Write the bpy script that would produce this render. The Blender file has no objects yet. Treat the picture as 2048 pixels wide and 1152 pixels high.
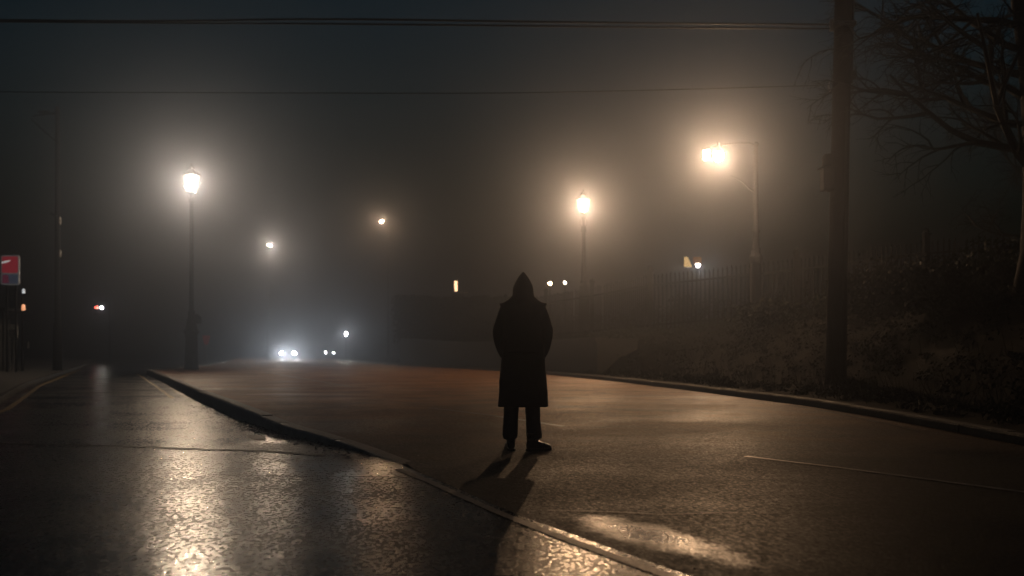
import bpy, bmesh, math, random
from mathutils import Vector, Matrix, noise as mnoise

# ------------------------------------------------------------------ camera, sky, exposure
scene = bpy.context.scene
C = scene.collection
PI = math.pi
FPX = 35.0 / 36.0 * 2048
HOR = 702.0
CAM_Z = 1.05
cd = bpy.data.cameras.new('camera'); cam = bpy.data.objects.new('camera', cd); C.objects.link(cam)
cam.location = (0, 0, CAM_Z); cam.rotation_euler = (math.radians(90), 0, 0)
cd.lens = 35; cd.sensor_width = 36; cd.shift_y = (HOR - 576) / 2048
cd.clip_end = 3000; cd.clip_start = 0.05
cd.dof.use_dof = True; cd.dof.focus_distance = 10.3; cd.dof.aperture_fstop = 1.6
scene.camera = cam

world = bpy.data.worlds.new('World'); scene.world = world; world.use_nodes = True
wn = world.node_tree.nodes; wl = world.node_tree.links
bg = wn['Background']
sky = wn.new('ShaderNodeTexSky'); sky.sky_type = 'NISHITA'; sky.sun_disc = False
sky.sun_elevation = math.radians(-0.5); sky.sun_rotation = math.radians(200)
tint = wn.new('ShaderNodeMixRGB'); tint.blend_type = 'MULTIPLY'; tint.inputs[0].default_value = 1; tint.inputs[2].default_value = (.22, .66, 1, 1)
wl.new(sky.outputs[0], tint.inputs[1]); wl.new(tint.outputs[0], bg.inputs[0]); bg.inputs[1].default_value = 0.065
SKY = bg

scene.view_settings.view_transform = 'Standard'; scene.view_settings.look = 'None'
scene.view_settings.exposure = 0; scene.view_settings.gamma = 1
cy = scene.cycles
cy.use_denoising = True
cy.max_bounces = 6; cy.diffuse_bounces = 2; cy.glossy_bounces = 2; cy.transmission_bounces = 2
cy.volume_bounces = 0; cy.transparent_max_bounces = 8
cy.sample_clamp_indirect = 4.0
cy.caustics_reflective = False; cy.caustics_refractive = False

HAZE = 0.025
LEFT_I, VIC_I, BRK_I, FAR_I, HEAD_I = 460, 410, 225, 1150, 460

# ------------------------------------------------------------------ small tools
def at(px, py, d):
    """where the thing seen at this spot of the photo stands, at distance d"""
    return Vector(((px - 1024) / FPX * d, d, CAM_Z + (HOR - py) / FPX * d))

def interp(tab, t):
    if t <= tab[0][0]:
        a, b = tab[0], tab[1]
    elif t >= tab[-1][0]:
        a, b = tab[-2], tab[-1]
    else:
        for a, b in zip(tab, tab[1:]):
            if a[0] <= t <= b[0]: break
    k = (t - a[0]) / (b[0] - a[0])
    return a[1] + (b[1] - a[1]) * k

def smooth(a, b, t):
    t = max(0, min(1, (t - a) / (b - a))); return t * t * (3 - 2 * t)

def smoothtab(tab, w=1.2):
    def f(y):
        s = 0
        for i in range(-3, 4): s += interp(tab, y + i * w / 3)
        return s / 7
    return f

K = smoothtab([(-6, 6.2), (3, 1.55), (4.67, .83), (5.84, .22), (7.5, -.38), (9, -.95), (10.5, -1.62), (12.2, -2.75), (15.7, -4.4), (20.4, -6.4),
               (30, -10.3), (38, -13.6), (42, -15.2), (44.5, -16.4), (47, -16.9), (50, -17), (60, -18.6), (90, -25.5), (115, -32), (170, -46)], 1.0)
E = smoothtab([(-6, 6.6), (0, 6.3), (11, 5.6), (13.4, 5.2), (17.2, 4.5), (21.3, 4.1), (28, 3.1), (35.4, 1.7), (44, -.6), (53.7, -4.15),
               (70, -9.7), (90, -15.5), (115, -22.5), (170, -36)], 3.0)
def H(y): return .17 * smooth(8.5, 17, y)
FX = [(-4.2, 63), (1.6, 47), (5.2, 37.5), (9.87, 34.5), (12.9, 31), (18, 27.5), (26, 24)]

def perp(x, y):
    e = E(y); s = (E(y + .5) - E(y - .5))
    return (x - e) / math.sqrt(1 + s * s)
def bank(x, y):
    p = perp(x, y)
    top = 1.5 + max(0, min(.9, (x - 2) * .075))
    hard = smooth(1.35, 1.5, p)
    soft = smooth(1.0, 5.2, p)
    k = smooth(30, 36, y)
    far = 1 - smooth(60, 75, y)
    h = (hard * k + soft * (1 - k)) * top * far
    base = H(y) + .10 if p > 0 else H(y) - .05
    return max(base, h) if p > 0 else base

def tag(o, label=None, cat=None, group=None, kind=None):
    if label: o['label'] = label
    if cat: o['category'] = cat
    if group: o['group'] = group
    if kind: o['kind'] = kind
    return o
def empty(name, loc, rz=0):
    o = bpy.data.objects.new(name, None); C.objects.link(o); o.location = loc; o.rotation_euler = (0, 0, rz)
    o.empty_display_size = .2
    return o
def copy_tree(o, parent=None):
    c = o.copy(); C.objects.link(c); c.parent = parent
    for ch in list(o.children): copy_tree(ch, c)
    return c

class MB:
    def __init__(self): self.b = bmesh.new()
    def box(self, c, s, rz=0, rx=0, ry=0, taper=1.0):
        r = bmesh.ops.create_cube(self.b, size=1)
        for v in r['verts']:
            k = taper if v.co.z > 0 else 1
            v.co = Vector((v.co.x * s[0] * k, v.co.y * s[1] * k, v.co.z * s[2]))
        M = Matrix.Translation(c) @ Matrix.Rotation(rz, 4, 'Z') @ Matrix.Rotation(rx, 4, 'X') @ Matrix.Rotation(ry, 4, 'Y')
        bmesh.ops.transform(self.b, matrix=M, verts=r['verts']); return self
    def lathe(self, prof, c=(0, 0, 0), n=16, rot=0, M=None):
        c = Vector(c); rings = []
        for r, z in prof:
            ring = []
            for i in range(n):
                a = 2 * PI * (i + rot) / n
                p = Vector((r * math.cos(a), r * math.sin(a), z))
                if M: p = M @ p
                ring.append(self.b.verts.new(p + c))
            rings.append(ring)
        for a, b in zip(rings, rings[1:]):
            for i in range(n):
                j = (i + 1) % n; self.b.faces.new((a[i], a[j], b[j], b[i]))
        self.b.faces.new(rings[0][::-1]); self.b.faces.new(rings[-1]); return self
    def tube(self, pts, rad, n=6, ref=(0, 0, 1)):
        pts = [Vector(p) for p in pts]; m = len(pts)
        if not hasattr(rad, '__len__'): rad = [rad] * m
        rings = []; ref = Vector(ref)
        for i, p in enumerate(pts):
            d = (pts[min(i + 1, m - 1)] - pts[max(i - 1, 0)])
            if d.length < 1e-7: d = Vector((0, 0, 1))
            d.normalize()
            u = d.cross(ref)
            if u.length < .1: u = d.cross(Vector((1, 0, 0)))
            u.normalize(); v = d.cross(u).normalized()
            rings.append([self.b.verts.new(p + (u * math.cos(2 * PI * k / n) + v * math.sin(2 * PI * k / n)) * rad[i]) for k in range(n)])
        for a, b in zip(rings, rings[1:]):
            for i in range(n):
                j = (i + 1) % n; self.b.faces.new((a[i], a[j], b[j], b[i]))
        self.b.faces.new(rings[0][::-1]); self.b.faces.new(rings[-1]); return self
    def ball(self, c, r, s=(1, 1, 1), sub=2):
        q = bmesh.ops.create_icosphere(self.b, subdivisions=sub, radius=r)
        for v in q['verts']: v.co = Vector((v.co.x * s[0], v.co.y * s[1], v.co.z * s[2])) + Vector(c)
        return self
    def quad(self, pts):
        self.b.faces.new([self.b.verts.new(p) for p in pts]); return self
    def prism(self, outline, y0, y1):   # outline in x,z
        a = [self.b.verts.new((x, y0, z)) for x, z in outline]; b = [self.b.verts.new((x, y1, z)) for x, z in outline]
        n = len(a)
        for i in range(n):
            j = (i + 1) % n; self.b.faces.new((a[i], a[j], b[j], b[i]))
        self.b.faces.new(a[::-1]); self.b.faces.new(b); return self
    def build(self, name, mat, parent=None, smooth_=False, bevel=0, recalc=True):
        if recalc: bmesh.ops.recalc_face_normals(self.b, faces=self.b.faces)
        me = bpy.data.meshes.new(name); self.b.to_mesh(me); self.b.free()
        if smooth_:
            for p in me.polygons: p.use_smooth = True
        o = bpy.data.objects.new(name, me); C.objects.link(o)
        if mat: me.materials.append(mat)
        if parent: o.parent = parent
        if bevel:
            m = o.modifiers.new('bevel', 'BEVEL'); m.width = bevel; m.segments = 2; m.limit_method = 'ANGLE'
        return o

# ------------------------------------------------------------------ materials
def newmat(name):
    m = bpy.data.materials.new(name); m.use_nodes = True
    nt = m.node_tree; return m, nt, nt.nodes, nt.links, nt.nodes['Principled BSDF']
def ramp(nt, src, stops):
    r = nt.nodes.new('ShaderNodeValToRGB'); e = r.color_ramp.elements
    while len(e) < len(stops): e.new(.5)
    for k, (p, c) in zip(e, stops):
        k.position = p; k.color = (c, c, c, 1) if not hasattr(c, '__len__') else (*c, 1)
    nt.links.new(src, r.inputs[0]); return r
def tex(nt, kind, scale, coord='Object', **kw):
    tc = nt.nodes.new('ShaderNodeTexCoord'); t = nt.nodes.new('ShaderNodeTex' + kind)
    nt.links.new(tc.outputs[coord], t.inputs['Vector']); t.inputs['Scale'].default_value = scale
    for k, v in kw.items(): t.inputs[k].default_value = v
    return t
def basic(name, col, rough=.6, metal=0, var=.35, scale=6, bump=.0, bscale=30, spec=.22):
    m, nt, n, l, p = newmat(name)
    t = tex(nt, 'Noise', scale, Detail=5.0)
    r = ramp(nt, t.outputs[0], [(.3, tuple(c * (1 - var) for c in col)), (.7, tuple(min(1, c * (1 + var)) for c in col))])
    l.new(r.outputs[0], p.inputs['Base Color'])
    rr = ramp(nt, t.outputs[0], [(.3, max(0, rough - .12)), (.7, min(1, rough + .12))]); l.new(rr.outputs[0], p.inputs['Roughness'])
    p.inputs['Metallic'].default_value = metal; p.inputs['Specular IOR Level'].default_value = spec
    if bump:
        b = tex(nt, 'Noise', bscale, Detail=6.0); bp = n.new('ShaderNodeBump'); bp.inputs['Strength'].default_value = bump
        bp.inputs['Distance'].default_value = .02
        l.new(b.outputs[0], bp.inputs['Height']); l.new(bp.outputs[0], p.inputs['Normal'])
    return m
def glow(name, col, strength):
    m, nt, n, l, p = newmat(name)
    p.inputs['Base Color'].default_value = (.8, .8, .8, 1)
    p.inputs['Emission Color'].default_value = (*col, 1); p.inputs['Emission Strength'].default_value = strength
    return m

def pane_mat(name, col, strength):
    m, nt, n, l, p = newmat(name)
    tr = n.new('ShaderNodeBsdfTransparent'); gl = n.new('ShaderNodeBsdfGlossy'); gl.inputs['Roughness'].default_value = .1
    em = n.new('ShaderNodeEmission'); em.inputs[0].default_value = (*col, 1); em.inputs[1].default_value = strength
    mx = n.new('ShaderNodeMixShader'); mx.inputs[0].default_value = .06; ad = n.new('ShaderNodeAddShader')
    l.new(tr.outputs[0], mx.inputs[1]); l.new(gl.outputs[0], mx.inputs[2]); l.new(mx.outputs[0], ad.inputs[0]); l.new(em.outputs[0], ad.inputs[1])
    l.new(ad.outputs[0], n['Material Output'].inputs['Surface']); return m
def backlit(name, col, strength):
    m = basic(name, col, .45, var=.15); p = m.node_tree.nodes['Principled BSDF']
    p.inputs['Emission Color'].default_value = (*col, 1); p.inputs['Emission Strength'].default_value = strength; return m
def asphalt(name, col, rlo, rhi, wet_edge=(.42, .58), pits=True, puddle=None, wscale=.35, bstr=.5, spec=.5, near=None):
    m, nt, n, l, p = newmat(name)
    def mth(op, a, b=None, c=None, clamp=False):
        q = n.new('ShaderNodeMath'); q.operation = op; q.use_clamp = clamp
        for i, v in enumerate((a, b, c)):
            if v is None: continue
            if isinstance(v, (int, float)): q.inputs[i].default_value = v
            else: l.new(v, q.inputs[i])
        return q.outputs[0]
    big = tex(nt, 'Noise', wscale, Detail=5.0, Roughness=.6)
    tc = n.new('ShaderNodeTexCoord'); mp = n.new('ShaderNodeMapping'); mp.inputs['Scale'].default_value = (.35, .8, 1)
    l.new(tc.outputs['Object'], mp.inputs[0]); band = n.new('ShaderNodeTexNoise'); band.inputs['Scale'].default_value = .8
    band.inputs['Detail'].default_value = 6; l.new(mp.outputs[0], band.inputs['Vector'])
    s = mth('ADD', mth('MULTIPLY', big.outputs[0], .5), mth('MULTIPLY', band.outputs[0], .5))
    wet = ramp(nt, s, [(wet_edge[0], 0), (wet_edge[1], 1)]).outputs[0]      # 1 = dry
    if puddle:
        cx, cyy, rx, ry, ang = puddle
        sep = n.new('ShaderNodeSeparateXYZ'); l.new(tc.outputs['Object'], sep.inputs[0])
        dx = mth('SUBTRACT', sep.outputs[0], cx); dy = mth('SUBTRACT', sep.outputs[1], cyy)
        ca, sa = math.cos(ang), math.sin(ang)
        u = mth('DIVIDE', mth('ADD', mth('MULTIPLY', dx, ca), mth('MULTIPLY', dy, sa)), rx)
        v = mth('DIVIDE', mth('SUBTRACT', mth('MULTIPLY', dy, ca), mth('MULTIPLY', dx, sa)), ry)
        wob = tex(nt, 'Noise', 3.0, Detail=4.0)
        d = mth('ADD', mth('SQRT', mth('ADD', mth('MULTIPLY', u, u), mth('MULTIPLY', v, v))), mth('MULTIPLY', mth('SUBTRACT', wob.outputs[0], .5), 1.3))
        pud = ramp(nt, d, [(.35, 1), (1.15, 0)]).outputs[0]
    mp2 = n.new('ShaderNodeMapping'); mp2.inputs['Scale'].default_value = (1, .5, 1); l.new(tc.outputs['Object'], mp2.inputs[0])
    vor = n.new('ShaderNodeTexVoronoi'); vor.inputs['Scale'].default_value = 58; l.new(mp2.outputs[0], vor.inputs['Vector'])
    vor2 = n.new('ShaderNodeTexVoronoi'); vor2.inputs['Scale'].default_value = 95; l.new(mp2.outputs[0], vor2.inputs['Vector'])
    fine = tex(nt, 'Noise', 14.0, Detail=4.0)
    hgt = mth('ADD', mth('ADD', mth('MULTIPLY', vor.outputs[0], -.9), mth('MULTIPLY', vor2.outputs[0], -.4)), mth('MULTIPLY', fine.outputs[0], .6))
    bp = n.new('ShaderNodeBump'); bp.inputs['Distance'].default_value = .0034
    l.new(hgt, bp.inputs['Height'])
    st = mth('MULTIPLY_ADD', wet, bstr * .4, bstr * .6)
    l.new(st, bp.inputs['Strength']); l.new(bp.outputs[0], p.inputs['Normal'])
    rough = mth('MULTIPLY_ADD', wet, rhi - rlo, rlo)
    rough = mth('ADD', rough, mth('MULTIPLY', mth('SUBTRACT', fine.outputs[0], .5), .14))
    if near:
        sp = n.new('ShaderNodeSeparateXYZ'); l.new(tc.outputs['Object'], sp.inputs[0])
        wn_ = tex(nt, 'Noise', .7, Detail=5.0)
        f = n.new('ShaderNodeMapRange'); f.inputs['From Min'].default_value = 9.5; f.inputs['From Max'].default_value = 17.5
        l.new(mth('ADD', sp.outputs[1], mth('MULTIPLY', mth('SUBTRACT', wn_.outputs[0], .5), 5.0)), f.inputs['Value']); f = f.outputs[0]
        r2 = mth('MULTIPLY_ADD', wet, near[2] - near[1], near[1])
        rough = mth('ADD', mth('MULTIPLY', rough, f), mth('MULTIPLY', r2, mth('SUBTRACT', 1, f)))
    sc_ = n.new('ShaderNodeSeparateColor'); l.new(vor.outputs['Color'], sc_.inputs[0])
    rough = mth('ADD', rough, mth('MULTIPLY', mth('SUBTRACT', sc_.outputs[0], .5), .22))
    if puddle:
        rough = mth('MULTIPLY', rough, mth('SUBTRACT', 1, mth('MULTIPLY', pud, .58)))
    l.new(rough, p.inputs['Roughness'])
    stone = vor
    mix = n.new('ShaderNodeMixRGB'); mix.inputs[1].default_value = (*[c * .7 for c in col], 1); mix.inputs[2].default_value = (*[c * 1.35 for c in col], 1)
    l.new(stone.outputs['Color'], mix.inputs[0])
    mx2 = n.new('ShaderNodeMixRGB'); mx2.blend_type = 'MULTIPLY'; mx2.inputs[0].default_value = 1
    stain = tex(nt, 'Noise', 1.1, Detail=7.0, Roughness=.65)
    sr = ramp(nt, stain.outputs[0], [(.35, .45), (.65, 1.25)])
    l.new(mix.outputs[0], mx2.inputs[1]); l.new(sr.outputs[0], mx2.inputs[2])
    l.new(mx2.outputs[0], p.inputs['Base Color'])
    p.inputs['Specular IOR Level'].default_value = spec
    sv = mth('MULTIPLY_ADD', sc_.outputs[1], .9, .55)
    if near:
        mx3 = n.new('ShaderNodeMixRGB'); l.new(f, mx3.inputs[0]); mx3.inputs[1].default_value = (*near[0], 1); l.new(mx2.outputs[0], mx3.inputs[2])  # painted shade: base colour turns almost black towards the camera
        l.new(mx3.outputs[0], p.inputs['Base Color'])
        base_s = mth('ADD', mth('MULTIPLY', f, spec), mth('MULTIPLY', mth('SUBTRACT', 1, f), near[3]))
    else: base_s = spec
    if puddle: base_s = mth('ADD', base_s, mth('MULTIPLY', pud, .32))
    if name != 'earth': l.new(mth('MULTIPLY', sv, base_s), p.inputs['Specular IOR Level'])
    return m

WARM = (1, .75, .52); AMBER = (1, .61, .33); COOL = (1, .97, .88)
M_side = asphalt('wet_asphalt', (.018, .020, .022), .19, .36, (.40, .60), spec=.20)
M_main = asphalt(spec=.14, near=((.010, .0115, .011), .50, .64, .05), name='brown_asphalt_near_shade', col=(.23, .112, .05), rlo=.40, rhi=.62, wet_edge=(.38, .55), puddle=(.76, 5.7, .85, .26, -1.15))  # near road colour darkened as shade; brown beyond carries the orange lamp pool
M_ground = asphalt('earth', (.006, .0058, .005), .85, 1.0, bstr=1.0)
M_ground.node_tree.nodes['Principled BSDF'].inputs['Specular IOR Level'].default_value = .03
M_pave = basic('pavement', (.10, .10, .095), .55, var=.3, scale=2, bump=.4)
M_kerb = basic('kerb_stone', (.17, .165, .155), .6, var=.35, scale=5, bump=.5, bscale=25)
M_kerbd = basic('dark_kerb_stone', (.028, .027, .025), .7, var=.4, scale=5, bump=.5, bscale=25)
M_iron = basic('cast_iron', (.005, .006, .007), .7, spec=.06, metal=0, var=.4, scale=12, bump=.15)
M_wood = basic('pole_wood', (.007, .007, .008), .9, spec=.04, var=.4, scale=4, bump=.7, bscale=18)
M_fence = basic('fence_paint', (.008, .008, .008), .8, spec=.04, var=.4, scale=5, bump=.2)
M_wall = basic('rendered_wall', (.035, .036, .036), .85, var=.35, scale=1.2, bump=.5)
M_coat = basic('coat_wool', (.007, .008, .011), .9, var=.35, scale=9, bump=.25, bscale=160)
M_trou = basic('trouser_cloth', (.020, .026, .036), .85, var=.3, scale=9, bump=.2, bscale=200)
M_boot = basic('boot_leather', (.010, .009, .009), .28, var=.3, scale=12, spec=.5)
M_skin = basic('skin', (.35, .2, .15), .5, var=.08, scale=20)
M_bark = basic('bark', (.011, .010, .010), .9, var=.4, scale=10, bump=.8)
M_leaf = basic('dark_leaves', (.012, .015, .010), .85, var=.5, scale=2)
M_dry = basic('dry_grass', (.020, .019, .013), .85, var=.5, scale=2)
M_steel = basic('galvanised_steel', (.12, .125, .13), .5, metal=.6, var=.25)
M_black = basic('black_plastic', (.006, .006, .007), .75)
M_carp = basic('car_paint', (.04, .045, .05), .25, metal=.3, var=.1)
M_glassd = basic('dark_glass', (.01, .012, .014), .08, var=.05)
M_red = basic('red_sign_paint', (.45, .03, .04), .45, var=.15)
M_maroon = basic('maroon_sign_paint', (.22, .03, .06), .45, var=.15)
M_slate = basic('slate_sign_paint', (.07, .09, .13), .45, var=.15)
M_white = basic('white_paint', (.65, .65, .62), .5, var=.12)
M_yellow = basic('yellow_paint', (.55, .38, .05), .5, var=.15)
M_cable = basic('cable_rubber', (.008, .008, .009), .6)
def paint_mat(name, col, cover):
    m, nt, n, l, p = newmat(name)
    t = tex(nt, 'Noise', 5.0, Detail=8.0, Roughness=.75); r = ramp(nt, t.outputs[0], [(cover - .06, 0), (cover + .06, 1)])
    mx = n.new('ShaderNodeMixRGB'); mx.inputs[1].default_value = (*col, 1); mx.inputs[2].default_value = (.06, .045, .033, 1)
    l.new(r.outputs[0], mx.inputs[0]); l.new(mx.outputs[0], p.inputs['Base Color']); p.inputs['Roughness'].default_value = .5
    v = tex(nt, 'Voronoi', 55.0); bp = n.new('ShaderNodeBump'); bp.inputs['Strength'].default_value = .4; bp.inputs['Distance'].default_value = .0034
    l.new(v.outputs[0], bp.inputs['Height']); l.new(bp.outputs[0], p.inputs['Normal'])
    return m
M_line = paint_mat('worn_white_paint', (.17, .155, .135), .50)
M_yline = paint_mat('worn_yellow_paint', (.38, .27, .09), .56)
M_tar = basic('tar', (.006, .006, .006), .5, var=.2, bump=.3)

# ------------------------------------------------------------------ ground, roads, kerbs
def strip(name, xa, xb, zf, y0, y1, mat, nx=12, dy=.5, kind='structure'):
    mb = MB(); rows = []; y = y0
    while y <= y1 + 1e-6:
        a, b = xa(y), xb(y)
        rows.append([mb.b.verts.new((a + (b - a) * i / nx, y, zf(a + (b - a) * i / nx, y))) for i in range(nx + 1)])
        y += dy if y < 60 else dy * 4
    for r, s in zip(rows, rows[1:]):
        for i in range(nx): mb.b.faces.new((r[i], r[i + 1], s[i + 1], s[i]))
    o = mb.build(name, mat, recalc=False); tag(o, kind=kind); return o

# one sheet of ground reaching out to the horizon, with the bank on the right
mb = MB()
xs = [-600, -300, -150, -80, -50, -35] + [-30 + i * .6 for i in range(0, 110)] + [38, 45, 60, 90, 150, 300, 600]
ys = [-300, -100, -40, -20] + [-10 + i * .6 for i in range(0, 150)] + [84, 90, 100, 115, 140, 180, 260, 400, 600, 900]
grid = []
for y in ys:
    row = []
    for x in xs:
        yy = max(-6, min(170, y))
        z = bank(x, yy) if (x > E(yy) and -30 < x) else -.06
        if x > E(yy) and perp(x, yy) < .8: z = H(yy) - .06
        if K(yy) + 1.2 < x <= E(yy): z = H(yy) - .06
        if z > .3 : z += .12 * (mnoise.noise(Vector((x * .5, y * .5, 0)))) + .05 * mnoise.noise(Vector((x * 1.7, y * 1.7, 3)))
        row.append(mb.b.verts.new((x, y, z)))
    grid.append(row)
for r, s in zip(grid, grid[1:]):
    for i in range(len(xs) - 1): mb.b.faces.new((r[i], r[i + 1], s[i + 1], s[i]))
g = mb.build('ground', M_ground, recalc=False, smooth_=True); tag(g, kind='structure')

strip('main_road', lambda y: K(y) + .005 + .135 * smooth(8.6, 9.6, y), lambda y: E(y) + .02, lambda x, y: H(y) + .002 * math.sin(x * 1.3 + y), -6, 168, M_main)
Lf = smoothtab([(-6, -5.2), (5, -5.6), (10, -6.6), (17.7, -9.3), (30, -14.6), (55, -24.2), (80, -34), (170, -70)], 2)
strip('side_road', lambda y: min(Lf(y), K(y) - 4), lambda y: K(y) + .02, lambda x, y: 0.0, -6, 168, M_side)
strip('left_pavement', lambda y: Lf(y) - 40, lambda y: Lf(y) - .14, lambda x, y: .11, -6, 120, M_pave, nx=4, dy=1)

strip('verge', lambda y: E(y) + .13, lambda y: E(y) + 1.9, lambda x, y: min(bank(x, y), H(y) + .32) + .015 + .03 * mnoise.noise(Vector((x * 3, y * 3, 1))) * smooth(.15, .5, x - E(y)), -6, 120, M_ground, nx=9)
def kerb_run(name, xf, zf, y0, y1, w, depth, label, mat=M_kerb, dy=.9, end=None, cut=.004):
    """a run of kerb stones along a curve; every stone has its own slightly uneven top"""
    rnd = random.Random(hash(name) % 7 + 3)
    mb = MB(); y = y0
    while y < y1:
        yn = min(y + dy, y1); j = rnd.uniform(-.006, .006); jx = rnd.uniform(-.004, .004)
        sub = 3; rings = []
        for k in range(sub + 1):
            yy = y + cut + (yn - y - 2 * cut) * k / sub
            x = xf(yy) + jx; z = zf(yy) + j
            s = (xf(yy + .1) - xf(yy - .1)) / .2; nx_, ny_ = 1 / math.hypot(1, s), -s / math.hypot(1, s)
            P = []
            for u, zz in ((0, z - depth), (0, z - .03), (.015, z - .008), (.035, z), (w, z), (w, z - depth)):
                P.append(mb.b.verts.new((x + u * nx_, yy + u * ny_, zz)))
            rings.append(P)
        for a, b in zip(rings, rings[1:]):
            for i in range(6):
                q = (i + 1) % 6; mb.b.faces.new((a[i], a[q], b[q], b[i]))
        mb.b.faces.new(rings[0]); mb.b.faces.new(rings[-1][::-1])
        y = yn
    o = mb.build(name, mat); tag(o, kind='structure'); return o
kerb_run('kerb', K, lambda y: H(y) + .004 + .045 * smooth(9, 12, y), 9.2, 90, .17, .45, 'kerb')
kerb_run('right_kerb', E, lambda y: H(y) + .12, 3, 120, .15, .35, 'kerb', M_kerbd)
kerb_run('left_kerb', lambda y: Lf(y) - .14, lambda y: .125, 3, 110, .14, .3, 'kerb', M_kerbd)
# verge kept between right kerb and bank is the ground itself

def painted(name, pts, w, zf, mat, nsub=10):
    mb = MB(); prev = None
    for (a, b) in zip(pts, pts[1:]):
        a = Vector(a); b = Vector(b); d = (b - a).normalized(); nrm = Vector((-d.y, d.x))
        for k in range(nsub + 1):
            if prev is not None and k == 0: continue
            p = a + (b - a) * k / nsub; ww = w * (1 + .15 * mnoise.noise(Vector((p.x * 3, p.y * 3, 0))))
            L = mb.b.verts.new((p.x + nrm.x * ww / 2, p.y + nrm.y * ww / 2, zf(p.y) + .006))
            R = mb.b.verts.new((p.x - nrm.x * ww / 2, p.y - nrm.y * ww / 2, zf(p.y) + .006))
            if prev: mb.b.faces.new((prev[0], prev[1], R, L))
            prev = (L, R)
    o = mb.build(name, mat, recalc=False); tag(o, kind='structure'); return o
painted('centre_line', [(-10.4, 42), (-7.2, 33), (-3.95, 24.4)], .13, H, M_line)
painted('centre_line', [(-1.3, 15.6), (-.3, 14.2), (.66, 12.7)], .11, H, M_line)
painted('centre_line', [(2.3, 9.8), (2.95, 8.9), (3.9, 7.2)], .07, H, M_line)
painted('centre_line', [(-24.0, 90), (-19.5, 72), (-14, 53)], .13, H, M_line)
painted('edge_line', [(Lf(y) + .35, y) for y in (6, 10, 14, 18, 24, 30, 38, 46, 56)], .11, lambda y: 0, M_yline)
painted('edge_line', [(K(y) - .45, y) for y in (22, 26, 30, 34, 38, 41, 43, 45, 47, 50, 54, 60)], .10, lambda y: 0, M_yline)
painted('edge_line', [(K(y) - .10 - .02 * (y > 8.5), y) for y in (4.4, 5.0, 5.6, 6.4, 7.2, 8.0, 8.8)], .07, lambda y: 0, M_line)
mb = MB(); mb.quad([(-3.30, 12.35, .006), (-3.08, 12.35, .006), (-2.90, 11.75, .006), (-3.06, 11.75, .006)])
o = mb.build('road_marking', M_line); tag(o, kind='structure')
def crack(pts, w, zf, amp=.08):
    out = []
    for i in range(len(pts) - 1):
        a, b = Vector(pts[i]), Vector(pts[i + 1]); n = 14
        for k in range(n + (i == len(pts) - 2)):
            p = a + (b - a) * k / n
            p += Vector((mnoise.noise(Vector((p.x * 1.3, p.y * 1.3, 5))), mnoise.noise(Vector((p.x * 1.3, p.y * 1.3, 9))))) * amp
            out.append((p.x, p.y))
    o = painted('tar_seam', out, w, zf, M_tar, 1); return o
crack([(-13.6, 24.6), (-10.6, 24.9), (-8.4, 25.2)], .35, lambda y: 0)
crack([(-6.3, 11.3), (-4.4, 11.0), (-2.6, 10.4), (-1.9, 10.0)], .11, lambda y: 0)
crack([(-2.6, 8.4), (-1.7, 8.3), (-.8, 8.2)], .03, lambda y: 0)
crack([(3.0, 18.6), (4.6, 15.8), (5.0, 12.2)], .05, H)
crack([(0.2, 6.5), (1.0, 6.35), (1.5, 6.4)], .025, H, .12)
crack([(-2.2, 20.5), (0.5, 19.0), (3.2, 17.2)], .04, H)

# leaf litter and grit washed into the gutter below the kerb
mb = MB(); rnd = random.Random(4)
for i in range(900):
    y = rnd.uniform(9.5, 19) if i % 3 else rnd.uniform(11, 15)
    off = abs(rnd.gauss(0, .22)) + .02
    if mnoise.noise(Vector((y * .9, 0, 0))) < rnd.uniform(-.35, .3): continue
    x = K(y) - off; s = rnd.uniform(.010, .034); a = rnd.uniform(0, PI); t = rnd.uniform(-.012, .02)
    c, q = math.cos(a) * s, math.sin(a) * s
    mb.quad([(x + c, y + q, .008), (x - q * .6, y + c * .6, .012 + abs(t)), (x - c, y - q, .010), (x + q * .6, y - c * .6, .018)])
o = mb.build('leaf_litter', M_bark, recalc=False); tag(o, kind='stuff')
mb = MB()
for i in range(500):
    y = rnd.uniform(4.5, 30); x = K(y) + rnd.gauss(0, .35)
    r_ = rnd.uniform(.003, .008); zz = H(y) if x > K(y) + .2 else 0
    if K(y) - .05 < x < K(y) + .2 and y > 9: continue
    mb.ball((x, y, zz + r_ * .4), r_, (1, 1, .7), 1)
o = mb.build('grit', M_kerb, recalc=False); tag(o, kind='stuff')

# ------------------------------------------------------------------ retaining wall
mb = MB(); y = 33.0; prev = None
while y < 65:
    s = (E(y + .2) - E(y - .2)) / .4; m = math.hypot(1, s); nx_, ny_ = 1 / m, -s / m
    x = E(y); top = 1.50 + .02 * mnoise.noise(Vector((y, 0, 0)))
    top += .35 * smooth(50, 64, y)
    P = [(.70, -.2), (.70, top - .12), (.64, top - .12), (.64, top), (1.05, top), (1.05, top - .03), (2.1, top - .05), (2.1, -.2)]
    V = [mb.b.verts.new((x + u * nx_, y + u * ny_, z)) for u, z in P]
    if prev:
        for i in range(8):
            q = (i + 1) % 8; mb.b.faces.new((prev[i], prev[q], V[q], V[i]))
    else: mb.b.faces.new(V)
    prev = V; y += .8
mb.b.faces.new(prev[::-1])
wall = mb.build('retaining_wall', M_wall)
tag(wall, 'low dark retaining wall with a coping, holding the bank beside the far kerb', 'wall')

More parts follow.
